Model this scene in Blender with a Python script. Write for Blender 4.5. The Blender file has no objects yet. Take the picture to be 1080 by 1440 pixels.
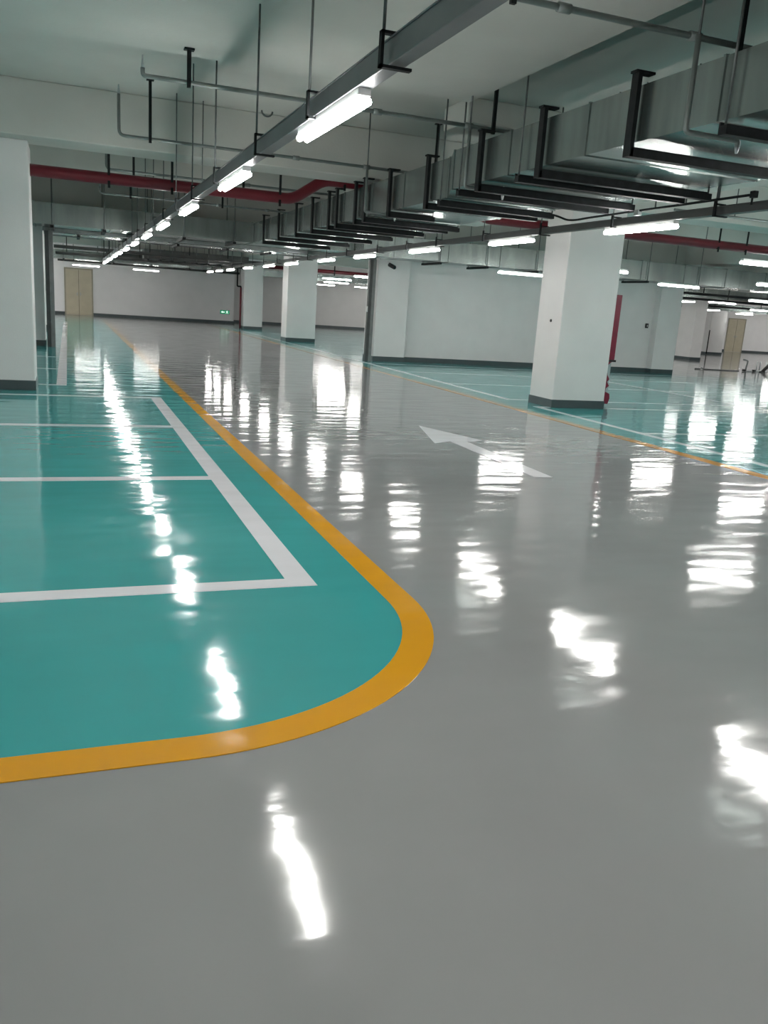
import bpy, math, random
from mathutils import Matrix, Vector
random.seed(7)
S = 1.4                      # metres per layout unit (all layout numbers below are in units of 1.4 m)
COL = bpy.context.scene.collection
PI = math.pi

# ------------------------------------------------------------------ mesh builder
class MB:
    def __init__(s): s.v = []; s.f = []; s.sm = []
    def box(s, x0, x1, y0, y1, z0, z1):
        b = len(s.v)
        s.v += [(x0,y0,z0),(x1,y0,z0),(x1,y1,z0),(x0,y1,z0),(x0,y0,z1),(x1,y0,z1),(x1,y1,z1),(x0,y1,z1)]
        for q in ((0,3,2,1),(4,5,6,7),(0,1,5,4),(1,2,6,5),(2,3,7,6),(3,0,4,7)):
            s.f.append(tuple(b+i for i in q)); s.sm.append(False)
        return s
    def cbox(s, c, d):
        return s.box(c[0]-d[0]/2, c[0]+d[0]/2, c[1]-d[1]/2, c[1]+d[1]/2, c[2]-d[2]/2, c[2]+d[2]/2)
    def tube(s, pts, r, n=10, cap=True):
        pts = [Vector(p) for p in pts]; b = len(s.v); m = len(pts)
        up = None
        rs = r if isinstance(r, (list, tuple)) else [r]*m
        for i, p in enumerate(pts):
            d = (pts[min(i+1, m-1)]-pts[max(i-1, 0)])
            if d.length < 1e-9: d = Vector((0,0,1))
            d.normalize()
            if up is None:
                up = Vector((0,0,1)) if abs(d.z) < .9 else Vector((1,0,0))
            a = d.cross(up)
            if a.length < 1e-4: a = d.cross(Vector((0,1,0)))
            a.normalize(); c = a.cross(d).normalized(); up = c
            for k in range(n):
                t = 2*PI*k/n
                s.v.append(tuple(p+a*math.cos(t)*rs[i]+c*math.sin(t)*rs[i]))
        for i in range(m-1):
            for k in range(n):
                k2 = (k+1) % n
                s.f.append((b+i*n+k, b+i*n+k2, b+(i+1)*n+k2, b+(i+1)*n+k)); s.sm.append(True)
        if cap:
            s.f.append(tuple(b+k for k in reversed(range(n)))); s.sm.append(False)
            s.f.append(tuple(b+(m-1)*n+k for k in range(n))); s.sm.append(False)
        return s
    def prism(s, poly, z0, z1, axis='z'):
        """poly: list of 2D points, extruded; axis z:(x,y)  y:(x,z) extruded along y  x:(y,z) extruded along x"""
        b = len(s.v); n = len(poly)
        def P(p, h):
            return {'z': (p[0],p[1],h), 'y': (p[0],h,p[1]), 'x': (h,p[0],p[1])}[axis]
        s.v += [P(p, z0) for p in poly]+[P(p, z1) for p in poly]
        s.f.append(tuple(b+i for i in reversed(range(n)))); s.sm.append(False)
        s.f.append(tuple(b+n+i for i in range(n))); s.sm.append(False)
        for i in range(n):
            j = (i+1) % n
            s.f.append((b+i, b+j, b+n+j, b+n+i)); s.sm.append(False)
        return s
    def loft(s, secs):
        """list of closed sections with equal counts"""
        b = len(s.v); n = len(secs[0])
        for q in secs: s.v += list(q)
        for i in range(len(secs)-1):
            for k in range(n):
                k2 = (k+1) % n
                s.f.append((b+i*n+k, b+i*n+k2, b+(i+1)*n+k2, b+(i+1)*n+k)); s.sm.append(False)
        s.f.append(tuple(b+k for k in reversed(range(n)))); s.sm.append(False)
        s.f.append(tuple(b+(len(secs)-1)*n+k for k in range(n))); s.sm.append(False)
        return s
    def build(s, name, mat, parent=None, bevel=0, loc=None):
        me = bpy.data.meshes.new(name)
        me.from_pydata([(x*S, y*S, z*S) for x, y, z in s.v], [], s.f)
        me.polygons.foreach_set('use_smooth', s.sm)
        me.update()
        import bmesh
        bm = bmesh.new(); bm.from_mesh(me); bmesh.ops.recalc_face_normals(bm, faces=bm.faces); bm.to_mesh(me); bm.free()
        me.materials.append(mat)
        o = bpy.data.objects.new(name, me); COL.objects.link(o)
        if parent: o.parent = parent
        if loc: o.location = tuple(c*S for c in loc)
        if bevel:
            m = o.modifiers.new('bevel', 'BEVEL'); m.width = bevel; m.segments = 2; m.limit_method = 'ANGLE'
        return o

def tag(o, label=None, cat=None, group=None, kind=None):
    if label: o['label'] = label
    if cat: o['category'] = cat
    if group: o['group'] = group
    if kind: o['kind'] = kind
    return o
def thing(name, label, cat, loc=(0,0,0), rz=0, group=None):
    o = bpy.data.objects.new(name, None); COL.objects.link(o); o.empty_display_size = .2
    o.location = tuple(c*S for c in loc); o.rotation_euler = (0, 0, rz)
    return tag(o, label, cat, group)
def dup(root, loc, rz=0, label=None, group=None):
    r = root.copy(); COL.objects.link(r)
    r.location = tuple(c*S for c in loc); r.rotation_euler = (0, 0, rz)
    if label: r['label'] = label
    if group: r['group'] = group
    for ch in list(root.children):
        c = ch.copy(); COL.objects.link(c); c.parent = r
        for g in list(ch.children):
            d = g.copy(); COL.objects.link(d); d.parent = c
    return r
def struct(name, mb, mat, parent=None, bevel=0, loc=None, label=None, cat=None):
    o = mb.build(name, mat, parent, bevel, loc)
    if not parent: tag(o, label, cat, kind='structure')
    return o
ORD = ['nearest', 'second', 'third', 'fourth', 'fifth', 'sixth', 'seventh', 'eighth', 'ninth', 'tenth', 'eleventh', 'twelfth',
       'thirteenth', 'fourteenth', 'fifteenth', 'sixteenth', 'seventeenth', 'eighteenth', 'nineteenth', 'twentieth']
def nth(i): return 'nearest' if i == 0 else ORD[i]+' nearest'

# ------------------------------------------------------------------ materials
def base_mat(name, col, rough=.5, metal=0, spec=.5):
    m = bpy.data.materials.new(name); m.use_nodes = True
    b = m.node_tree.nodes['Principled BSDF']
    b.inputs['Base Color'].default_value = (*col, 1); b.inputs['Roughness'].default_value = rough
    b.inputs['Metallic'].default_value = metal; b.inputs['Specular IOR Level'].default_value = spec
    return m, b, m.node_tree
def N(nt, t, **kw):
    n = nt.nodes.new(t)
    for k, v in kw.items():
        if k in n.inputs.keys(): n.inputs[k].default_value = v
        else: setattr(n, k, v)
    return n
def noisy(name, col, rough=.5, metal=0, var=.12, scale=4, bump=0, bscale=40, stretch=(1,1,1), spec=.5, rvar=0):
    m, b, nt = base_mat(name, col, rough, metal, spec)
    g = N(nt, 'ShaderNodeNewGeometry'); mp = N(nt, 'ShaderNodeMapping'); mp.inputs['Scale'].default_value = stretch
    nt.links.new(g.outputs['Position'], mp.inputs['Vector'])
    n = N(nt, 'ShaderNodeTexNoise', Scale=scale, Detail=5.0)
    nt.links.new(mp.outputs[0], n.inputs['Vector'])
    r = N(nt, 'ShaderNodeMapRange'); r.inputs['From Min'].default_value = .3; r.inputs['From Max'].default_value = .7
    r.inputs['To Min'].default_value = 1-var; r.inputs['To Max'].default_value = 1+var
    nt.links.new(n.outputs['Fac'], r.inputs['Value'])
    mx = N(nt, 'ShaderNodeVectorMath', operation='SCALE'); mx.inputs[0].default_value = col
    nt.links.new(r.outputs[0], mx.inputs['Scale']); nt.links.new(mx.outputs[0], b.inputs['Base Color'])
    if rvar:
        r2 = N(nt, 'ShaderNodeMapRange'); r2.inputs['From Min'].default_value = .3; r2.inputs['From Max'].default_value = .7
        r2.inputs['To Min'].default_value = rough-rvar; r2.inputs['To Max'].default_value = rough+rvar
        nt.links.new(n.outputs['Fac'], r2.inputs['Value']); nt.links.new(r2.outputs[0], b.inputs['Roughness'])
    if bump:
        n2 = N(nt, 'ShaderNodeTexNoise', Scale=bscale, Detail=3.0); nt.links.new(g.outputs['Position'], n2.inputs['Vector'])
        bp = N(nt, 'ShaderNodeBump', Strength=bump, Distance=.01)
        nt.links.new(n2.outputs['Fac'], bp.inputs['Height']); nt.links.new(bp.outputs[0], b.inputs['Normal'])
    return m
def epoxy(name, col, var=.05):
    """self-levelled glossy epoxy coat: soft waves and roller streaks shared by every painted colour"""
    m, b, nt = base_mat(name, col, .16)
    b.inputs['IOR'].default_value = 1.62
    g = N(nt, 'ShaderNodeNewGeometry')
    n = N(nt, 'ShaderNodeTexNoise', Scale=.9, Detail=4.0); nt.links.new(g.outputs['Position'], n.inputs['Vector'])
    r = N(nt, 'ShaderNodeMapRange'); r.inputs['From Min'].default_value = .3; r.inputs['From Max'].default_value = .7
    r.inputs['To Min'].default_value = 1-var; r.inputs['To Max'].default_value = 1+var
    nt.links.new(n.outputs['Fac'], r.inputs['Value'])
    mx = N(nt, 'ShaderNodeVectorMath', operation='SCALE'); mx.inputs[0].default_value = col
    nt.links.new(r.outputs[0], mx.inputs['Scale']); nt.links.new(mx.outputs[0], b.inputs['Base Color'])
    # roughness patches
    n3 = N(nt, 'ShaderNodeTexNoise', Scale=2.3, Detail=5.0); nt.links.new(g.outputs['Position'], n3.inputs['Vector'])
    r3 = N(nt, 'ShaderNodeMapRange'); r3.inputs['From Min'].default_value = .35; r3.inputs['From Max'].default_value = .7
    r3.inputs['To Min'].default_value = EPR[0]; r3.inputs['To Max'].default_value = EPR[1]
    nt.links.new(n3.outputs['Fac'], r3.inputs['Value']); nt.links.new(r3.outputs[0], b.inputs['Roughness'])
    # waves: medium ripple + streaks across the lane
    mp = N(nt, 'ShaderNodeMapping'); mp.inputs['Scale'].default_value = (1.0, 2.6, 1)
    mp.inputs['Rotation'].default_value = (0, 0, math.radians(4))
    nt.links.new(g.outputs['Position'], mp.inputs['Vector'])
    w1 = N(nt, 'ShaderNodeTexNoise', Scale=1.6, Detail=1.0); nt.links.new(mp.outputs[0], w1.inputs['Vector'])
    w2 = N(nt, 'ShaderNodeTexNoise', Scale=9.0, Detail=2.0); nt.links.new(mp.outputs[0], w2.inputs['Vector'])
    b1 = N(nt, 'ShaderNodeBump', Strength=1.0, Distance=EPB[0]); nt.links.new(w1.outputs['Fac'], b1.inputs['Height'])
    b2 = N(nt, 'ShaderNodeBump', Strength=1.0, Distance=EPB[1]); nt.links.new(w2.outputs['Fac'], b2.inputs['Height'])
    nt.links.new(b1.outputs[0], b2.inputs['Normal']); nt.links.new(b2.outputs[0], b.inputs['Normal'])
    return m
def emit(name, col, e):
    m, b, nt = base_mat(name, col, .4)
    b.inputs['Emission Color'].default_value = (*col, 1); b.inputs['Emission Strength'].default_value = e
    return m
EPR = (.07, .12)
EPB = (.0055, .00028)
LAMP = 75.0
M = dict(
    grey=epoxy('grey_epoxy', (.28, .285, .288)),
    teal=epoxy('teal_epoxy', (.046, .350, .352)),
    yellow=epoxy('yellow_paint', (.72, .335, .010), .04),
    orange=epoxy('orange_paint', (.62, .30, .06), .05),
    white_line=epoxy('white_line_paint', (.80, .80, .84), .03),
    wall=noisy('white_wall_paint', (.70, .695, .69), .55, var=.03, scale=2, bump=.1, bscale=60),
    wall_lit=noisy('brightened_wall_paint', (.86, .855, .86), .5, var=.02, scale=2),  # same wall paint, lightened to put extra light into the far walls' colour
    ceil=noisy('ceiling_emulsion', (.50, .505, .475), .8, var=.05, scale=1.5, bump=.15, bscale=30),
    skirt=noisy('dark_grey_skirting', (.055, .075, .08), .35, var=.08),
    galv=noisy('galvanised_sheet', (.27, .31, .30), .27, metal=.85, var=.20, scale=3.0, stretch=(2, 2, .3), bump=.10, bscale=1.7),
    pipe=noisy('galvanised_pipe', (.20, .225, .22), .45, metal=.5, var=.15, scale=8),
    black=noisy('black_steel_paint', (.012, .014, .015), .6, var=.25, scale=12, spec=.15),
    rod=noisy('threaded_steel', (.12, .13, .13), .5, metal=.6, var=.2, scale=20),
    tray=noisy('grey_cable_trunking', (.17, .175, .185), .42, metal=.35, var=.10, scale=3),
    traydark=noisy('dark_grey_trunking', (.065, .07, .068), .45, metal=.2, var=.10, scale=3, spec=.3),
    red=noisy('red_pipe_paint', (.135, .006, .015), .4, var=.12, scale=3),
    redcab=noisy('red_cabinet_paint', (.19, .007, .030), .45, var=.12, scale=8),
    housing=noisy('white_lamp_housing', (.75, .75, .75), .4, var=.03),
    lamp=emit('lamp_tube_light', (1.0, .985, .95), LAMP),
    door=noisy('beige_door_paint', (.52, .47, .35), .5, var=.05, scale=3),
    frame=noisy('door_frame_paint', (.34, .32, .25), .5, var=.05),
    guide=noisy('dark_guide_paint', (.07, .075, .075), .5, var=.15, scale=8, spec=.2),
    guide2=noisy('grey_guide_paint', (.19, .20, .20), .5, var=.12, scale=8, spec=.3),
    steel=noisy('brushed_steel', (.42, .45, .46), .35, metal=.8, var=.15, scale=20),
    plastic=noisy('black_rubber', (.012, .014, .014), .5, var=.2),
    film=noisy('grey_film', (.38, .45, .46), .3, var=.1),
    lamp_dim=emit('slim_lamp_light', (1.0, .985, .95), 34.0),
    sign=emit('green_sign_panel', (.02, .42, .20), .35),
    signw=emit('sign_white', (.8, 1.0, .9), 1.3),
    dark=noisy('dark_insulation', (.035, .037, .036), .6, var=.3, scale=3),
    glass=noisy('dark_lens', (.01, .01, .012), .1, var=.1),
)
# ------------------------------------------------------------------ room shell
ZS = 2.71
struct('floor', MB().box(-3.5, 36, -8, 36, -.12, 0), M['grey'])
struct('ceiling', MB().box(-3.5, 36, -8, 36, ZS, ZS+.15), M['ceil'])
def wall(side, x0, x1, y0, y1, mat='wall', z1=ZS):
    o = struct('wall_'+side, MB().box(x0, x1, y0, y1, 0, z1), M[mat])
    return o
SK = .095
wall('left', -3.5, -3.35, -8, 33.5)
wall('behind_camera', -3.35, 36, -8, -7.85)
wall('right', 35.85, 36, -7.85, 36)
wall('back', -3.35, 6.02, 33.3, 33.5, 'wall_lit')
wall('back_return', 5.9, 6.02, 33.5, 35.3)
wall('back_recess', 6.02, 14.5, 35.1, 35.3)
wall('middle', 6.02, 12.3, 15.3, 15.48)
wall('far_right', 29.9, 35.85, 33.9, 34.1, 'wall_lit')
wall('far_right_return', 29.9, 30.0, 34.1, 35.5)
wall('far_middle', 14.5, 30.0, 35.5, 35.7)
struct('baseboard_left', MB().box(-3.35, -3.33, -7.85, 33.3, 0, SK), M['skirt'])
struct('baseboard_back', MB().box(-3.33, -.11, 33.27, 33.3, 0, SK).box(.87, 6.05, 33.27, 33.3, 0, SK).box(6.02, 6.05, 33.3, 35.1, 0, SK), M['skirt'])
struct('baseboard_back_recess', MB().box(6.05, 14.5, 35.07, 35.1, 0, SK), M['skirt'])
struct('baseboard_middle', MB().box(6.03, 11.74, 15.27, 15.3, 0, SK), M['skirt'])
struct('baseboard_far_right', MB().box(29.9, 30.56, 33.87, 33.9, 0, SK).box(31.64, 35.85, 33.87, 33.9, 0, SK), M['skirt'])
# ceiling beams
k = 1
def beam(x0, x1, y0, y1, zb):
    global k
    struct('trim_%d' % k, MB().box(x0, x1, y0, y1, zb, ZS), M['ceil'], label='white painted concrete ceiling beam', bevel=.015); k += 1
for y in (2.15, 8.5, 14.95, 21.2, 27.9): beam(-3.35, 35.8, y, y+.5, 2.25)
beam(-3.35, 2.69, 2.65, 5.85, 2.44)      # lowered slab over the near lane and left bays
beam(5.8, 35.8, 2.65, 5.85, 2.44)
beam(3.1, 5.3, 6.75, 7.25, 2.52)
for y in (-.7, 12.0, 18.4, 24.7): beam(-3.35, 35.8, y, y+.6, 2.42)
for x in (5.3, 12.1, 18.5, 25.0):
    for ya, yb in ((-7.8, -.7), (-.1, 2.15), (5.85, 8.5), (9.0, 12.0), (12.6, 14.95), (15.45, 18.4), (19.0, 21.2), (21.7, 24.7), (25.3, 27.9), (28.4, 33)):
        beam(x, x+.5, ya, yb, 2.27)
# ------------------------------------------------------------------ painted floor areas
E1 = .0012
def arc(cx, cy, r, a0, a1, n=28):
    return [(cx+r*math.cos(math.radians(a0+(a1-a0)*i/n)), cy+r*math.sin(math.radians(a0+(a1-a0)*i/n))) for i in range(n+1)]
CX, CY = .23, 2.59
teal_poly = [(-3.33, 1.79), (CX, 1.79)] + arc(CX, CY, .80, -90, 0) + [(1.03, 29.5), (-3.33, 29.5)]
struct('floor', MB().prism(teal_poly, 0, E1), M['teal'], label='teal epoxy coat of the left parking area')
struct('floor', MB().box(4.70, 35.8, -7.8, 14.9, 0, E1).box(4.70, 12.7, 14.9, 31.0, 0, E1), M['teal'], label='teal epoxy coat of the right parking area')
# yellow border with rounded corner
outer = [(-3.33, 1.69), (CX, 1.69)] + arc(CX, CY, .90, -90, 0) + [(1.13, 29.5)]
inner = [(-3.33, 1.79), (CX, 1.79)] + arc(CX, CY, .80, -90, 0) + [(1.03, 29.5)]
mb = MB(); n = len(outer)
mb.v = [(x, y, 2*E1) for x, y in outer]+[(x, y, 2*E1) for x, y in inner]+[(x, y, 0) for x, y in outer]+[(x, y, 0) for x, y in inner]
for i in range(n-1):
    mb.f += [(i, i+1, n+i+1, n+i), (2*n+i, 2*n+i+1, i+1, i), (3*n+i+1, 3*n+i, n+i, n+i+1)]; mb.sm += [False]*3
tag(mb.build('yellow_line', M['yellow']), 'wide yellow line curving around the corner of the left teal parking area', 'floor marking')
tag(MB().box(4.61, 4.72, -7.8, 31, 0, 2*E1).build('orange_line', M['orange']), 'thin orange line along the near edge of the right teal parking area', 'floor marking')
def line(x0, x1, y0, y1, label, group, z=2*E1):
    return tag(MB().box(x0, x1, y0, y1, E1, z).build('bay_line', M['white_line']), label, 'floor marking', group)
GL = 'white bay lines of the left parking area'; GR = 'white bay lines of the right parking area'
line(.73, .83, 2.78, 8.44, 'thick white line along the head of the near left bays beside the yellow line', GL)
line(-3.3, .73, 2.78, 2.87, 'white cross bay line nearest the camera on the left teal floor', GL)
line(-3.3, .73, 4.62, 4.71, 'second white cross bay line from the camera on the left teal floor', GL)
line(-3.3, .73, 6.52, 6.61, 'third white cross bay line from the camera on the left teal floor', GL)
line(-3.3, .73, 8.36, 8.44, 'white cross bay line just in front of the near left column', GL)
line(-.13, -.03, 9.28, 26.4, 'thick white line along the head of the far left bays behind the near left column', GL)
for i, y in enumerate((9.28, 11.1, 13.0)):
    line(-3.3, -.13, y, y+.08, ['white cross bay line right behind the near left column', 'second white cross bay line behind the near left column',
                               'white cross bay line nearest in front of the second left column'][i], GL)
line(5.03, 5.11, -7.8, 8.5, 'long white bay line beside the orange line, from the near column to the right edge', GR)
line(5.03, 5.11, 9.12, 31, 'long white bay line beside the orange line, running away behind the near column', GR)
line(8.74, 8.82, -7.8, 14.6, 'white line along the far ends of the first right bays', GR)
for i, (y, d) in enumerate(((4.6, 'right cross bay line nearest the camera'), (6.49, 'right cross bay line second nearest the camera'), (8.42, 'white cross bay line at the foot of the near right column, front side'),
                       (9.12, 'white cross bay line just behind the near right column'), (11.0, 'white cross bay line second behind the near right column'),
                       (12.82, 'white cross bay line third behind the near right column'), (14.5, 'white cross bay line closest to the middle wall'))):
    line(5.11, 16.5, y, y+.07, d, GR, 1.9*E1)
for i, y in enumerate((16.4, 18.3, 20.2, 22.0, 23.9, 25.8)):
    line(5.11, 8.6, y, y+.08, 'white cross bay line %s behind the middle wall' % ['first', 'second', 'third', 'fourth', 'fifth', 'sixth'][i], GR)
tag(MB().prism([(2.90, 6.82), (2.655, 5.90), (2.83, 6.0), (2.80, 4.62), (2.93, 4.60), (2.97, 5.98), (3.14, 6.05)], 0, 2*E1).build('direction_arrow', M['white_line']),
    'white direction arrow painted on the grey lane, pointing away from the camera', 'floor marking')
# ------------------------------------------------------------------ columns
def column(x0, x1, y0, y1, label, zt=2.2499):
    t = thing('square_column', label, 'column', ((x0+x1)/2, (y0+y1)/2, 0), group='white square columns')
    hx, hy = (x1-x0)/2, (y1-y0)/2
    MB().box(-hx, hx, -hy, hy, 0, zt).build('column_shaft', M['wall'], t, bevel=.012)
    MB().box(-hx-.006, hx+.006, -hy-.006, hy+.006, .001, SK).build('skirting_band', M['skirt'], t, bevel=.004)
    return t
cA = column(5.22, 5.93, 8.41, 8.93, 'large white square column nearest on the right, a red panel behind its right edge')
column(-1.15, -.31, 8.76, 9.3, 'white square column at the left edge of the photo')
column(5.17, 5.93, 21.2, 21.75, 'white column in the middle distance standing alone, left of the middle wall')
column(5.42, 6.05, 28.2, 28.8, 'most distant white column beside the back wall, with a thin red pipe on its left edge', 2.24)
column(5.38, 6.02, 15.12, 15.7, 'white column forming the left end of the middle wall')
column(11.75, 12.32, 15.12, 15.6, 'white column forming the right end of the middle wall')
column(-1.0, -.36, 15.3, 15.9, 'second white column on the left beside the shutter guide rail')
column(-1.0, -.33, 21.3, 21.9, 'thin sliver of a third white column far on the left')
column(18.78, 19.2, 22.3, 23.05, 'white column far on the right behind the middle wall')
column(24.8, 25.6, 28.5, 29.1, 'furthest right white column beside the far door')
# dark stain dot on column, switch box on wall
tag(MB().tube([(5.212, 8.62, .98), (5.222, 8.62, .98)], .017, 12).build('junction_cap', M['plastic']), 'small dark round cap on the left face of the large column', 'cover cap')
o = thing('wall_switch', 'small dark switch box on the right part of the middle wall', 'switch', (11.62, 15.3, .99))
MB().box(-.032, .032, -.03, 0, -.05, .05).build('switch_box', M['plastic'], o, bevel=.005)
MB().box(-.01, .01, -.036, -.03, -.018, .018).build('switch_button', M['steel'], o)
# ------------------------------------------------------------------ red hydrant cabinet behind the near column
o = thing('hydrant_cabinet', 'tall dark red panel behind the right side of the large column, ragged at its foot', 'hydrant cabinet', (5.94, 8.72, 0))
MB().box(0, .27, -.02, .14, .55, 1.33).build('cabinet_body', M['redcab'], o, bevel=.006)
rag = [(0, .04), (.25, .03), (.27, .10), (.26, .155), (.195, .18), (.20, .22), (.24, .25), (.205, .30), (.235, .33), (.20, .38), (.185, .44), (.19, .50), (.22, .53), (.265, .55), (0, .55)]
MB().prism(rag, -.02, .02, 'y').build('torn_lower_sheet', M['redcab'], o)
MB().box(.0, .265, .03, .14, .02, .55).build('lower_box', M['film'], o)
MB().box(.0, .29, -.026, -.018, .54, .565).build('torn_edge', M['plastic'], o)
# ------------------------------------------------------------------ lamps
def make_lamp():
    t = thing('tube_lamp', 'x', 'lamp')
    L = .43
    MB().box(-L+.006, L-.006, -.024, .024, .009, .036).build('lamp_housing', M['housing'], t, bevel=.004)
    tb = MB()
    for dy in (-.0165, .0165):
        a = L-.004
        tb.tube([(-a, dy, -.006), (-a+.004, dy, -.006), (-a+.012, dy, -.006), (a-.012, dy, -.006), (a-.004, dy, -.006), (a, dy, -.006)], [.006, .0115, .0145, .0145, .0115, .006], 10)
    tb.build('tube', M['lamp'], t)
    for s in (-1, 1):
        MB().cbox((s*(L-.03), 0, .002), (.014, .012, .03)).build('tube_holder', M['housing'], t)
    return t
lamp0 = make_lamp(); used = [False]
def lamp(x, y, rz, label, group, z=1.705):
    if not used[0]:
        used[0] = True; lamp0.location = (x*S, y*S, z*S); lamp0.rotation_euler = (0, 0, rz); return tag(lamp0, label, None, group)
    return dup(lamp0, (x, y, z), rz, label, group)
LX, RX = .99, 4.08
LY = [3.46+2.14*i for i in range(13)]
LY = [3.46, 5.58, 7.75, 9.9, 11.95, 14.1, 16.15, 18.2, 20.2, 22.2, 24.1, 25.75]
for i, y in enumerate(LY):
    lamp(LX, y, PI/2, 'lit tube lamp under the left cable trunking, %s the camera' % (nth(i)+' to' if i else 'nearest to'), 'tube lamps of the left row')
RY = [3.5, 5.62, 7.65, 9.85, 12.1, 14.1, 16.5, 18.5, 20.8, 23.2, 25.0, 26.7]
for i, y in enumerate(RY[1:]):
    lamp(RX, y, PI/2, 'lit tube lamp under the right cable trunking, %s the camera' % (nth(i)+' to' if i else 'nearest to'), 'tube lamps of the right row')
lamp(RX, RY[0], PI/2, 'lit tube lamp outside the right frame edge, seen only reflected in the floor', 'tube lamps of the right row')
GB = 'tube lamps behind the camera'
for x in (LX, RX):
    for y in (1.3, -1.0, -3.2, -5.4): lamp(x, y, PI/2, 'added lit tube lamp behind the camera', GB)  # unseen lamps added behind the camera for general light
slim0 = dup(lamp0, (0, 0, 0)); slim0_used = [False]
for c in slim0.children:
    if c.name.startswith('tube') and 'holder' not in c.name:
        c.data = c.data.copy(); c.data.materials.clear(); c.data.materials.append(M['lamp_dim'])
def slim(x, y, rz, label, group, z=1.705):
    if not slim0_used[0]:
        slim0_used[0] = True; slim0.location = (x*S, y*S, z*S); slim0.rotation_euler = (0, 0, rz); return tag(slim0, label, None, group)
    return dup(slim0, (x, y, z), rz, label, group)
GT = 'crosswise tube lamps of the right parking area'
T = [(7.2, 13.02, 'crosswise lit tube lamp left of the large column, in front of the middle wall'),
     (6.95, 10.3, 'crosswise lit tube lamp peeping out right behind the large column'),
     (7.0, 7.24, 'crosswise lit tube lamp cut by the right frame edge under the red pipe'),
     (10.02, 12.45, 'crosswise lit tube lamp in front of the right end of the middle wall'),
     (10.05, 10.2, 'crosswise lit tube lamp at the right frame edge, left of its twin beyond'),
     (7.33, 24.1, 'long lit lamp seen between the two middle-distance columns'),
     (7.1, 20.5, 'lit lamp just left of the dark shutter post in the distance'),
     (9.4, 32.6, 'small lit lamp far off beside the middle-distance column'),
     (10.9, 32.0, 'small lit lamp low beside the shutter post in the distance'),
     (16.2, 18.3, 'thin lit lamp hanging past the right end of the middle wall'),
     (26.0, 28.0, 'thin lit lamp in front of the far right door'),
     (21.0, 21.9, 'bright lit lamp at the right frame edge above the far door'),
     (14.9, 15.5, 'lit lamp at the right frame edge under the dark pipes'),
     (.6, 31.0, 'crosswise lit lamp above the beige door in the back wall'),
     (2.55, 31.0, 'crosswise lit lamp above the middle of the back wall')]
for x, y, lb in ((15.94, 19.5, 'tiny lit lamp seen end-on at the left end of the dark pipes'), (22.3, 25.7, 'tiny lit lamp seen end-on in front of the furthest right column')):
    slim(x, y, PI/2, lb, 'lamps seen end-on on the far right')
for x, y, lb in T: (slim if y > 27.5 else lamp)(x, y, 0, lb, GT)
for x, y in ((-2.0, 5.2), (-2.0, 2.6)):
    lamp(x, y, 0, 'added crosswise lit tube lamp outside the left frame edge', 'tube lamps outside the left frame edge')  # off-frame lamps added to brighten the near left column
for x, y in ((7.0, 4.2), (7.0, 1.2), (10.0, 7.3), (10.0, 4.3), (13.2, 9), (13.2, 12.4), (13.2, 5.5), (17, 11), (17, 6), (22, 12), (10, 1), (19, 15.5), (21.5, 17.5), (25, 20.5), (28.5, 24), (32, 28), (33, 31), (20.5, 19), (22.5, 20.6), (23.5, 18.5), (27, 24.5), (29, 26.5), (31, 28.6), (34.5, 32), (18, 16.6)):
    lamp(x, y, 0, 'added crosswise lit tube lamp outside the right frame edge', 'tube lamps outside the right frame edge')  # off-frame fill lamps added for the right bays, far columns and walls
for x, y in ((8.0, 17.6), (11.0, 18.5), (11.0, 24), (8.5, 28.0), (14, 20), (14.5, 26), (19.5, 27), (22.5, 31), (30.5, 30.5), (27.0, 32.2), (17, 32), (16.2, 22.0), (15.6, 20.3), (16.8, 24.5), (21.6, 28.3), (20.8, 26.9)):
    lamp(x, y, 0, 'added crosswise lit tube lamp hidden behind walls and columns', 'tube lamps hidden behind the middle wall')  # unseen lamps added to light the far walls and column sides
for x, y in ((-2.0, 19.5), (-2.0, 23.5), (-2.0, 27.0), (-2.0, 30.6), (-1.0, 29.0), (-2.2, 32.4)):
    lamp(x, y, 0, 'added crosswise lit lamp in the left parking area hidden behind the left columns', 'tube lamps hidden behind the left columns')  # concealed lamps added to brighten the back wall
for x, y in ((12.2, 33.2),):
    lamp(x, y, 0, 'added crosswise lit lamp hidden behind the distant white columns and shutter post', 'tube lamps hidden behind the distant columns')  # one more concealed lamp, added to light the distant end
# ------------------------------------------------------------------ cable trunking with hangers
def trunking(name, label, x, y0, y1, ys, rodtop, h=.045, mat='tray'):
    t = thing(name, label, 'cable tray', (x, y0, 1.77))
    MB().box(-.028, .030, 0, y1-y0, -.028, h).build('trunking_body', M[mat], t, bevel=.004)
    MB().box(-.031, .033, 0, y1-y0, h, h+.005).build('trunking_lid', M[mat], t)
    for y in ys:
        a = y-y0
        MB().tube([(-.052, a, .06), (-.052, a, -1.77+rodtop(y, x))], .0055, 6).build('hanger_rod', M['rod'], t)
        MB().box(-.062, -.052, a-.012, a+.012, -.042, .064).box(-.062, .045, a-.012, a+.012, -.042, -.033).box(-.062, .02, a-.012, a+.012, h+.01, h+.019).build('hanger_clamp', M['black'], t)
    return t
def soffit(y, x=0):
    for b in (2.15, 8.5, 14.95, 21.2, 27.9):
        if b <= y <= b+.5: return 2.248
    for b in (-.7, 12.0, 18.4, 24.7):
        if b <= y <= b+.6: return 2.418
    if 2.65 <= y <= 5.85 and (x < 2.69 or x > 5.8): return 2.438
    if 6.75 <= y <= 7.25 and 3.1 < x < 5.3: return 2.518
    return ZS-.002
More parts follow.
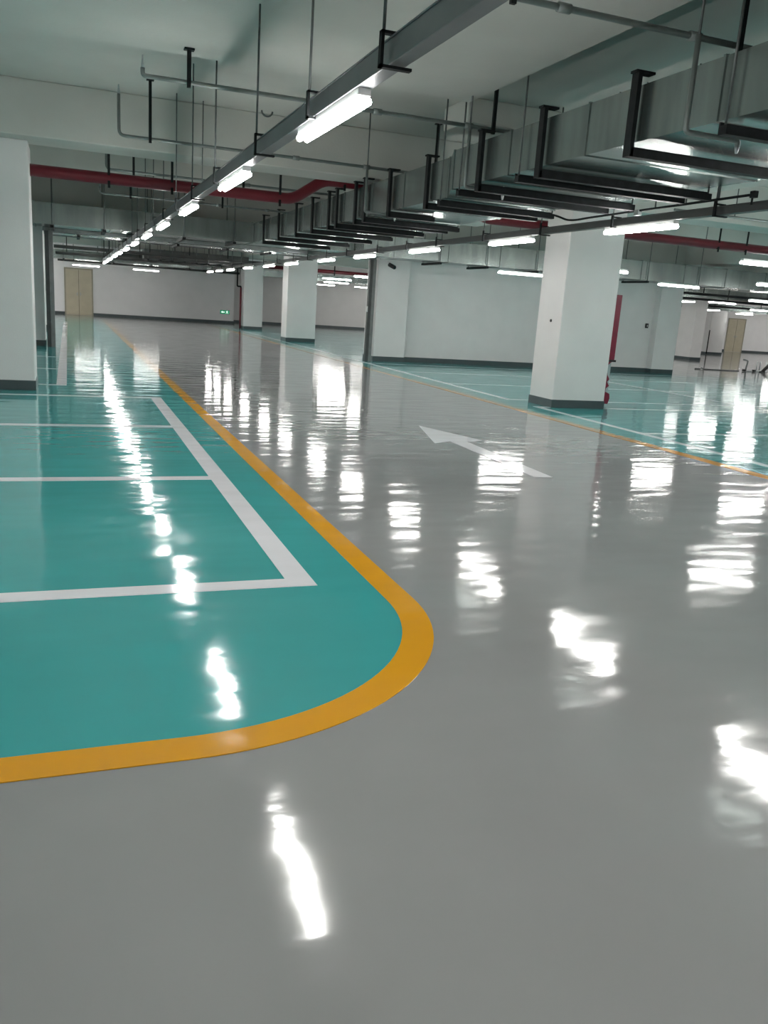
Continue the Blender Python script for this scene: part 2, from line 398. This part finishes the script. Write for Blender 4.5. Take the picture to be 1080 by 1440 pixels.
trunking('cable_trunking', 'grey cable trunking running away overhead on the left, carrying the left lamp row', LX, -5.8, 26.3,
         [1.65, 2.72, 3.6, 4.65, 6.0, 7.12, 8.2, 9.3, 10.4, 11.5, 12.8, 13.9, 15.1, 16.15, 17.5, 18.8, 20, 21.4, 22.6, 24.3, 26.0], soffit)
trunking('cable_trunking', 'grey cable trunking on the right, passing in front of the large column', RX, -5.8, 27.15,
         [3.9, 4.75, 5.9, 7.0, 8.15, 9.36, 10.3, 11.4, 12.8, 13.9, 15.1, 16.15, 17.5, 18.8, 20, 21.4, 22.6, 24.3, 26.0], soffit, .022, 'traydark')
for i, (x, y) in enumerate([(1.1, 7.05), (1.19, 8.35)]):
    tag(MB().tube([(x, y, 1.85), (x, y, soffit(y))], .005, 6).build('threaded_rod', M['rod']),
        ['thin threaded rod hanging beside the left trunking in front of the second beam', 'thin threaded rod hanging just right of the left trunking near the red pipe'][i], 'rod', 'loose threaded rods')
tag(MB().tube([(1.74+.05*math.cos(a), 8.17, ZS-.045+.045*math.sin(a)) for a in [PI+i*PI/10 for i in range(11)]], .008, 6).build('ceiling_hook', M['rod']),
    'small dark hook on the ceiling left of the big trunking', 'hook')
# ------------------------------------------------------------------ ducts
def ring(x0, x1, z0, z1, y, e=.012, w=.02):
    return MB().box(x0-e, x1+e, y-w, y+w, z0-e, z0).box(x0-e, x1+e, y-w, y+w, z1, z1+e).box(x0-e, x0, y-w, y+w, z0, z1).box(x1, x1+e, y-w, y+w, z0, z1)
t = thing('air_duct', 'big galvanised rectangular air duct running away overhead on the right', 'air duct', (0, 0, 0))
def sec(y, x0, x1, z0, z1): return [(x0, y, z0), (x1, y, z0), (x1, y, z1), (x0, y, z1)]
MB().loft([sec(-6, 2.73, 3.96, 1.9, 2.17), sec(6.15, 2.73, 3.96, 1.9, 2.17)]).build('duct_section', M['galv'], t)
MB().loft([sec(6.15, 2.73, 3.96, 1.9, 2.17), sec(6.5, 2.87, 3.86, 1.89, 2.19)]).build('duct_reducer', M['galv'], t)
MB().loft([sec(6.5, 2.87, 3.86, 1.89, 2.19), sec(14.2, 2.87, 3.86, 1.89, 2.19)]).build('duct_section', M['galv'], t)
for y in (-3, -2.1, -1.2, -.3, .6, 1.5, 2.4, 3.3, 4.35, 5.25, 6.13): ring(2.73, 3.96, 1.9, 2.17, y, .006, .008).build('duct_flange', M['galv'], t)
for y in (6.52, 7.5, 8.4, 9.3, 10.2, 11.1, 12, 13, 13.9): ring(2.87, 3.86, 1.89, 2.19, y, .006, .008).build('duct_flange', M['galv'], t)
def xduct(x0, x1, y0, y1, z0, z1, label, step=1.1, mat='galv'):
    t = thing('air_duct', label, 'air duct', (x0, y0, z0))
    MB().box(0, x1-x0, 0, y1-y0, 0, z1-z0).build('duct_section', M[mat], t)
    x = .55
    while x < x1-x0:
        e = .012; a, b, c, d = 0, y1-y0, 0, z1-z0
        MB().box(x-.01, x+.01, a-e, a, -e, d+e).box(x-.01, x+.01, b, b+e, -e, d+e).box(x-.01, x+.01, a, b, -e, 0).box(x-.01, x+.01, a, b, d, d+e).build('duct_flange', M[mat], t)
        x += step
    return t
xduct(-3.2, 4.6, 14.22, 14.9, 1.885, 2.195, 'galvanised duct crossing the lane between the second left column and the big duct')
xduct(-3.2, 4.6, 16.3, 17.0, 1.885, 2.12, 'galvanised duct crossing the lane just behind the shutter line')
xduct(4.62, 16.0, 13.75, 14.45, 1.83, 2.17, 'galvanised duct crossing in front of the top of the middle wall', 1.0)
xduct(-3.2, 4.9, 29.3, 30.2, 1.84, 2.1, 'distant dull duct crossing in front of the back wall top', 1.0)
xduct(2.0, 4.9, 24.9, 25.6, 1.885, 2.14, 'distant dark duct crossing the lane, carried by many black hangers', .8, 'dark')
xduct(1.1, 4.9, 27.0, 27.7, 1.87, 2.13, 'distant dark insulated duct in front of the back wall duct', .9, 'dark')
xduct(6.4, 14.2, 29.9, 30.6, 1.78, 2.0, 'distant bright duct seen between the white columns', 1.2)
xduct(14.2, 30.0, 19.6, 20.4, 1.86, 2.1, 'galvanised duct far right past the end of the middle wall', 1.4)
xduct(16.0, 30.0, 27.0, 27.8, 1.76, 2.0, 'distant duct above the far right door', 1.4)
# ------------------------------------------------------------------ duct supports
def angle_frame(y, xl, xr, zt, label, w=.055):
    t = thing('duct_support', label, 'duct bracket', (xl, y, 1.87), group='black brackets under the big duct')
    MB().box(0, xr-xl, -w/2, w/2, -.045, -.004).box(0, xr-xl, w/2-.008, w/2, -.006, .012).build('support_bar', M['black'], t)
    MB().box(-.008, .016, -w/2, w/2, -.045, zt-1.87).box(.010, .026, w/2-.008, w/2, .04, zt-1.87).build('upright', M['black'], t)
    MB().box(-.02, .09, -w/2, w/2, zt-1.87, zt-1.87+.012).build('top_flange', M['black'], t)
    MB().tube([(xr-xl-.010, 0, -.032), (xr-xl-.010, 0, soffit(y, xr)-1.87)], .006, 6).build('hanger_rod', M['rod'], t)
    return t
def rod_trapeze(y, xl, xr, label, w=.05, name='duct_support', grp='black brackets under the big duct', z=1.87, par=None):
    t = thing(name, label, 'duct bracket', (xl, y, z), group=grp)
    MB().box(0, xr-xl, -w/2, w/2, -.043, -.004).box(0, xr-xl, w/2-.008, w/2, -.006, .010).build('support_bar', M['black'], t)
    for x in (.015, xr-xl-.010):
        MB().tube([(x, 0, -.03), (x, 0, soffit(y, xl+x)-z)], .006, 6).build('hanger_rod', M['rod'], t)
    return t
A1 = dict(xl=2.685, xr=3.985); A2 = dict(xl=2.83, xr=3.90)
sup = [('r', 3.2), ('a', 3.88), ('a', 4.78), ('r', 5.04), ('a', 5.60), ('r', 5.93), ('r', 6.60), ('a', 6.88), ('s', 7.78), ('a', 8.5), ('a', 8.80), ('a', 9.47), ('a', 9.78), ('a', 10.5), ('a', 11.3), ('a', 12.3), ('a', 13.3)]
for i, (k_, y) in enumerate(sup):
    d = dict(A1 if y < 6.3 else A2)
    if k_ == 's': d['xr'] = 3.3
    lb = 'black steel bracket under the big duct, %s the camera' % ('nearest to' if i == 0 else ORD[i]+' nearest to')
    if k_ == 'r': rod_trapeze(y, d['xl'], d['xr'], lb)
    else: angle_frame(y, d['xl'], d['xr'], 2.215 if y < 6.3 else 2.24, lb)
# trapezes (along Y) under the cross ducts
def ytrapeze(x, y0, y1, z, label, grp, mat='black'):
    t = thing('duct_support', label, 'duct bracket', (x, y0, z), group=grp)
    MB().box(-.025, .025, -.05, y1-y0+.05, -.05, -.012).build('support_bar', M[mat], t)
    for y in (-.03, y1-y0+.03):
        MB().tube([(x-x, y, -.05), (0, y, soffit(y0+y)-z)], .007, 6).build('hanger_rod', M['rod'], t)
    return t
G2 = 'hangers of the crosswise duct behind the left lamps'
for i, x in enumerate((-.2, .55, 1.25, 1.75, 2.55)): ytrapeze(x, 14.22, 14.9, 1.885, '%s hanger from the left under the crosswise duct over the shutter line' % ['first', 'second', 'third', 'fourth', 'fifth'][i], G2)
for i, x in enumerate((.2, 1.0, 1.9, 2.8, 3.6)): ytrapeze(x, 16.3, 17.0, 1.885, '%s hanger from the left under the duct behind the shutter line' % ['first', 'second', 'third', 'fourth', 'fifth'][i], 'hangers of the duct behind the shutter line')
for i, x in enumerate((6.0, 6.9, 7.9, 9.3, 10.3, 11.5)): ytrapeze(x, 13.75, 14.45, 1.83, '%s hanger from the left under the duct in front of the middle wall' % ['first', 'second', 'third', 'fourth', 'fifth', 'sixth'][i], 'hangers of the duct at the middle wall')
for i, x in enumerate((-.1, .2, 1.4, 2.6, 3.8)): ytrapeze(x, 29.3, 30.2, 1.84, '%s hanger from the left under the distant back wall duct' % ['first', 'second', 'third', 'fourth', 'fifth'][i], 'hangers of the distant duct')
for i in range(8):
    x = 2.1+i*.33
    ytrapeze(x, 24.9, 25.6, 1.885, '%s from the left of the dense black hangers on the distant dark duct' % ['first', 'second', 'third', 'fourth', 'fifth', 'sixth', 'seventh', 'eighth'][i], 'dense hangers of the distant dark duct')
# horizontal straps tying the cross ducts (long dark angle irons in front of and under them)
t = thing('shutter_header', 'dark steel header beam of the fire shutter spanning the lane', 'shutter header', (-.36, 15.18, 1.84))
MB().box(0, 5.7, -.04, .04, 0, .05).build('header_channel', M['pipe'], t)
MB().box(0, 5.7, .06, .22, .03, .20).build('shutter_roll_box', M['galv'], t)
for s, lb in ((0, 'vertical dark steel shutter guide rail at the second left column'), (1, 'vertical dark steel shutter guide rail at the left end of the middle wall')):
    x = -.33 if s == 0 else 5.215
    o = thing('shutter_guide', lb, 'shutter guide', (x, 15.12, 0))
    MB().box(0, .06, -.03, .06, 0, 1.84).build('guide_channel', M['guide'], o, bevel=.004)
    MB().box(.062, .125, -.02, .05, 0, 1.84).build('guide_cover', M['guide2'], o, bevel=.004)
    MB().box(-.008, -.001, -.03, .03, .9, 1.0).build('control_plate', M['steel'], o)
# ------------------------------------------------------------------ sprinkler pipes
def bent(pts, r, n=4, rad=.05):
    """polyline with rounded corners"""
    P = [Vector(p) for p in pts]; out = [P[0]]
    for i in range(1, len(P)-1):
        a = (P[i-1]-P[i]); b = (P[i+1]-P[i]); q = min(rad, a.length/2, b.length/2)
        a = P[i]+a.normalized()*q; b = P[i]+b.normalized()*q
        for j in range(n+1):
            t = j/n; out.append(a*(1-t)**2+P[i]*2*t*(1-t)+b*t*t)
    out.append(P[-1]); return [tuple(p) for p in out]
PZ = 2.25
def sprinkler(y, xl, label, struts, zp=PZ, top=None, drop=True, xr=4.6):
    t = thing('sprinkler_pipe', label, 'pipe', (xl, y, zp), group='crosswise sprinkler pipes under the ceiling')
    zt = (top or soffit(y))-zp
    MB().tube(bent([(0, 0, zt-.14), (0, 0, 0), (xr-xl, 0, 0)], .013), .0135, 10).build('pipe_run', M['pipe'], t)
    MB().tube([(0, 0, zt-.14), (0, 0, zt-.07)], [.011, .004], 8).build('sprinkler_head', M['steel'], t)
    z0 = zt
    for x in struts:
        zt = z0 if x < 2.69 else soffit(y, x)-zp
        MB().box(x-xl-.012, x-xl+.012, -.035, -.016, -.035, zt-.004).box(x-xl-.03, x-xl+.03, -.05, .0, zt-.01, zt).build('pipe_strut', M['black'], t)
    for x in (1.95, 2.62):
        MB().tube([(x-xl-.03, 0, 0), (x-xl+.03, 0, 0)], .02, 10).build('pipe_coupling', M['pipe'], t)
    if drop:
        d = 2.62-xl
        MB().tube([(d, -.03, zt), (d, -.03, -.01)], .006, 6).build('drop_rod', M['rod'], t)
        MB().tube(bent([(d, -.028, .0), (d, -.028, 1.855-zp), (d+.30, -.028, 1.855-zp), (d+.30, -.028, 1.83-zp)], .011, rad=.02), .0125, 8).build('drop_pipe', M['pipe'], t)
        MB().tube([(d+.30, -.028, 1.835-zp), (d+.30, -.028, 1.80-zp)], [.013, .006], 8).build('sprinkler_head', M['steel'], t)
    return t
sprinkler(3.39, .44, 'nearest crosswise sprinkler pipe, at the top of the photo above the big duct', (1.7, 2.85), top=soffit(3.39))
sprinkler(5.69, .45, 'crosswise sprinkler pipe under the second beam, second nearest to the camera', (.72, 2.8), zp=2.255)
sprinkler(7.86, .43, 'crosswise sprinkler pipe third nearest, just in front of the red pipe', (.68, 3.3))
sprinkler(10.1, .42, 'crosswise sprinkler pipe just behind the red pipe', (.7, 1.9), drop=False)
sprinkler(12.12, .42, 'distant crosswise sprinkler pipe in front of the crossing duct', (.8, 2.0), drop=False, zp=2.2)
# right zone sprinkler pipes
for i, y in enumerate((5.3, 7.7, 10.0)):
    o = thing('sprinkler_pipe', ['thin crosswise pipe at the right edge above the right trunking', 'second thin crosswise pipe on the right in front of the red pipe', 'thin crosswise pipe on the right behind the red pipe'][i],
              'pipe', (6.0, y, 2.2), group='thin pipes of the right parking area')
    MB().tube([(0, 0, 0), (9, 0, 0)], .013, 8).build('pipe_run', M['pipe'], o)
    for x in (.8, 2.4, 4.0): MB().tube([(x, 0, .01), (x, 0, soffit(y)-2.2)], .006, 6).build('hanger_rod', M['rod'], o)
# conduit between the big duct and the right trunking
o = thing('thin_conduit', 'thin dark conduit with a wiggle, running above the right cable trunking', 'pipe', (4.0, 4.4, 1.83))
w = [(-.30, 2.25, .0), (-.2, 2.2, .01), (-.12, 2.18, .03), (-.06, 2.17, .02), (-.02, 2.1, -.01), (0, 2.0, -.015), (0, 1.8, -.01), (0, 0, 0)]
MB().tube(bent(w, .008, rad=.04), .0085, 8).build('conduit_run', M['black'], o)
MB().cbox((0, 1.15, -.02), (.035, .05, .04)).build('junction_box', M['pipe'], o)
MB().cbox((0, -.01, .0), (.03, .04, .04)).build('conduit_tee', M['black'], o)
MB().tube([(0, 0, .0), (0, 0, -.06)], .007, 6).build('conduit_drop', M['black'], o)
for y in (.3, .62, .95): MB().tube([(0, y, 0), (0, y, .12)], .006, 6).build('conduit_rod', M['rod'], o)
# ------------------------------------------------------------------ red fire pipes
def pipe_hangers(t, xs, y, z, zt_fn, mat='rod', r=.038, x0=0):
    for x in xs:
        zt = zt_fn-z
        MB().tube([(x, 0, r), (x, 0, zt)], .008, 6).build('pipe_hanger', M['black'], t)
        MB().tube([(x-.012, 0, 0), (x+.012, 0, 0)], r+.006, 12).build('pipe_clamp', M['black'], t)
RZ, RYY, RR = 2.045, 9.14, .056
o = thing('fire_pipe', 'thick dark red pipe crossing the lane and stepping up over the big duct', 'fire pipe', (-3.2, RYY, RZ))
pts = [(0, 0, 0), (5.45, 0, 0), (5.78, 0, .225), (7.35, 0, .225), (7.7, 0, 0.02), (16.5, 0, 0.02)]
MB().tube(bent(pts, RR, rad=.09), RR, 16).build('pipe_run', M['red'], o)
for x in (3.6, 4.2, 5.3, 6.0, 11.05, 11.5, 13.0):
    zz = .225 if 5.78 < x < 7.35 else (.02 if x > 7.4 else 0)
    MB().box(x-.012, x+.012, -.05, -.043, zz-.09, ZS-RZ-.002).box(x-.012, x+.012, -.05, .05, zz-.052, zz-.043).build('pipe_hanger', M['black'], o)
o = thing('fire_pipe', 'distant dark red pipe seen between the white columns', 'fire pipe', (5.9, 29.0, 2.08))
MB().tube([(0, 0, 0), (8.2, 0, 0)], .06, 12).build('pipe_run', M['red'], o)
for x in (1.6, 2.8, 4.4): MB().box(x-.02, x+.02, -.07, -.05, -.12, .6).build('pipe_hanger', M['black'], o)
o = thing('fire_riser', 'thin red vertical pipe with a black upper part beside the most distant column', 'fire pipe', (5.36, 28.45, 0))
MB().tube([(0, 0, 0), (0, 0, 1.32)], .03, 10).build('lower_pipe', M['red'], o)
MB().tube(bent([(0, 0, 1.32), (0, 0, 1.36), (-.12, 0, 1.36), (-.12, 0, 2.2)], .02, rad=.03), .024, 8).build('upper_pipe', M['black'], o)
o = thing('fire_pipe', 'dark red pipe far behind the left lamps', 'fire pipe', (-.3, 20.5, 2.1))
MB().tube([(0, 0, 0), (5.4, 0, 0)], .05, 12).build('pipe_run', M['dark'], o)
o['label'] = 'dark pipe crossing high in the distance behind the left lamps'; o['category'] = 'pipe'
for i, (y, z, xa, xb) in enumerate(((18.0, 1.93, -.3, 5.0), (23.0, 1.9, -.3, 5.0), (26.3, 1.86, -.3, 5.0), (31.6, 1.82, -.3, 5.9))):
    o = thing('dark_cable_tray', ['dark crosswise cable tray first behind the shutter line', 'dark crosswise cable tray second behind the shutter line', 'dark crosswise cable tray third behind the shutter line', 'dark crosswise cable tray nearest to the back wall'][i], 'cable tray', (xa, y, z))
    MB().box(0, xb-xa, 0, .28, 0, .012).box(0, xb-xa, 0, .012, 0, .07).box(0, xb-xa, .268, .28, 0, .07).build('tray_body', M['dark'], o)
    for x in (.3, 1.3, 2.3, 3.3, 4.3): MB().tube([(x, .14, .01), (x, .14, soffit(y+.14)-z-.002)], .012, 6).build('tray_rod', M['black'], o)
# dark pipes right background
for i, (y, z, xa, xb) in enumerate(((16.6, 1.80, 12.9, 22.0), (18.0, 1.74, 12.9, 24.0), (23.6, 1.78, 19.4, 29))):
    o = thing('dark_pipe', ['upper dark pipe past the right end of the middle wall', 'lower dark pipe past the right end of the middle wall', 'dark pipe behind the far right column'][i], 'pipe', (xa, y, z))
    MB().tube([(0, 0, 0), (xb-xa, 0, 0)], .03, 10).build('pipe_run', M['black'], o)
    for x in (1.2, 3.2, 5.2): MB().tube([(x, 0, 0), (x, 0, soffit(y)-z)], .012, 6).build('pipe_hanger', M['black'], o)
tag(MB().tube([(24.76, 28.44, .02), (24.76, 28.44, .98)], .022, 8).build('dark_riser', M['black']),
    'thin dark vertical pipe on the left edge of the furthest right column', 'pipe')
o = thing('surveillance_camera', 'small dark camera under the duct at the left end of the middle wall', 'camera', (5.56, 15.12, 1.76))
MB().box(-.02, .02, -.02, 0, .0, .10).build('camera_bracket', M['housing'], o)
MB().tube([(0, -.02, .06), (.0, -.09, .02), (.03, -.14, -.01)], .012, 8).build('camera_arm', M['housing'], o)
MB().tube([(-.01, -.12, .01), (.05, -.24, -.04)], .038, 12).build('camera_body', M['plastic'], o)
MB().tube([(.05, -.24, -.04), (.056, -.252, -.045)], .028, 12).build('camera_lens', M['glass'], o)
# ------------------------------------------------------------------ doors, sign
def door(n, x0, x1, y, h, label):
    d = MB().box(x0, x1, y-.03, y-.001, 0.004, h).build('door_%d' % n, M['door'], None, bevel=.004); tag(d, label, 'door', kind='structure')
    mid = (x0+x1)/2
    MB().box(x0-.05, x0, y-.04, y-.001, 0, h+.05).box(x1, x1+.05, y-.04, y-.001, 0, h+.05).box(x0, x1, y-.04, y-.001, h, h+.05).build('door_frame', M['frame'], d)
    MB().box(mid-.005, mid+.005, y-.034, y-.03, .01, h-.01).build('door_gap', M['plastic'], d)
    for s in (-1, 1):
        MB().box(mid+s*.05-.012, mid+s*.05+.012, y-.036, y-.03, .68, .80).box(mid+s*.05-(.06 if s < 0 else 0), mid+s*.05+(.06 if s > 0 else 0), y-.06, y-.045, .735, .75).build('door_handle', M['steel'], d)
    return d
door(1, -.06, .82, 33.3, 1.60, 'beige double door at the left end of the back wall')
door(2, 30.6, 31.6, 33.9, 1.57, 'beige door in the far right wall')
o = thing('exit_sign', 'small green exit sign with white running figure and arrow on the back wall', 'exit sign', (5.67, 33.3, .42))
MB().box(-.19, .19, -.035, 0, -.075, .075).build('sign_case', M['steel'], o, bevel=.003)
MB().box(-.18, .18, -.039, -.035, -.066, .066).build('sign_panel', M['sign'], o)
MB().prism([(-.145, 0), (-.09, .04), (-.09, .015), (-.01, .015), (-.01, -.015), (-.09, -.015), (-.09, -.04)], -.042, -.039, 'y').build('arrow_symbol', M['signw'], o)
f = MB()
f.tube([(.085, -.039, .042), (.085, -.042, .042)], .012, 10)
for poly in ([(.07, .028), (.095, .03), (.10, -.008), (.075, -.01)], [(.07, .028), (.04, .012), (.044, .004), (.075, .016)], [(.095, .026), (.118, .008), (.112, .002), (.09, .016)],
             [(.075, -.008), (.088, -.01), (.068, -.035), (.04, -.05), (.036, -.042), (.06, -.028)], [(.086, -.008), (.10, -.01), (.112, -.032), (.13, -.048), (.122, -.055), (.102, -.038)]):
    f.prism(poly, -.042, -.039, 'y')
f.build('running_figure', M['signw'], o)
# ------------------------------------------------------------------ odds on the far right floor
o = thing('steel_trolley_frame', 'low steel frame with a slanting black bar on the floor at the right edge', 'trolley frame', (16.6, 17.45, 0))
MB().tube([(-.12, 0, .02), (1.3, -.05, .02)], .02, 8).build('base_rail', M['steel'], o)
MB().tube(bent([(-.06, 0, .02), (-.02, 0, .28), (-.16, .02, .30)], .02, rad=.04), .022, 8).build('bent_handle', M['pipe'], o)
for x in (.30, .40, .62): MB().tube([(x, 0, .02), (x, 0, .27)], .018, 8).build('upright_post', M['steel'], o)
MB().tube([(.44, -.06, .012), (.58, -.09, .16), (.80, -.14, .40), (1.05, -.2, .62)], [.035, .05, .055, .055], 10).build('slanting_bar', M['plastic'], o)
MB().cbox((.44, -.06, .014), (.14, .1, .028)).build('bar_foot', M['plastic'], o)
for x in (-.12, .2): MB().tube([(x-.05, -.02, .03), (x+.05, -.02, .03)], .028, 10).build('caster', M['plastic'], o)
tag(MB().tube([(14.95, 17.5, .015), (15.1, 17.48, .015), (15.14, 17.5, .04), (15.2, 17.47, .015), (15.6, 17.4, .012), (16.3, 17.42, .012)], .014, 8).build('thin_hose', M['rod']),
    'thin dark hose lying on the grey floor left of the steel frame', 'hose')

# ------------------------------------------------------------------ world, camera, colour management
sc = bpy.context.scene
w = bpy.data.worlds.new('World'); sc.world = w; w.use_nodes = True
w.node_tree.nodes['Background'].inputs[0].default_value = (.55, .6, .6, 1); w.node_tree.nodes['Background'].inputs[1].default_value = .02
R = ((0.93687226, -0.02175508, 0.34899439), (-0.34340575, -0.24534201, 0.90657586), (0.06590035, -0.96919246, -0.23732494))
cam = bpy.data.cameras.new('camera'); co = bpy.data.objects.new('camera', cam); COL.objects.link(co)
m = Matrix.Identity(4)
for i in range(3):
    m[i][0] = R[i][0]; m[i][1] = -R[i][1]; m[i][2] = -R[i][2]
m[2][3] = 1.0*S
co.matrix_world = m
cam.sensor_fit = 'VERTICAL'; cam.sensor_height = 36; cam.lens = 36*1174.743/1440
cam.clip_start = .05; cam.clip_end = 200
sc.camera = co
sc.view_settings.view_transform = 'Standard'; sc.view_settings.look = 'None'; sc.view_settings.gamma = 1
sc.view_settings.exposure = 0.0; sc.view_settings.use_curve_mapping = False
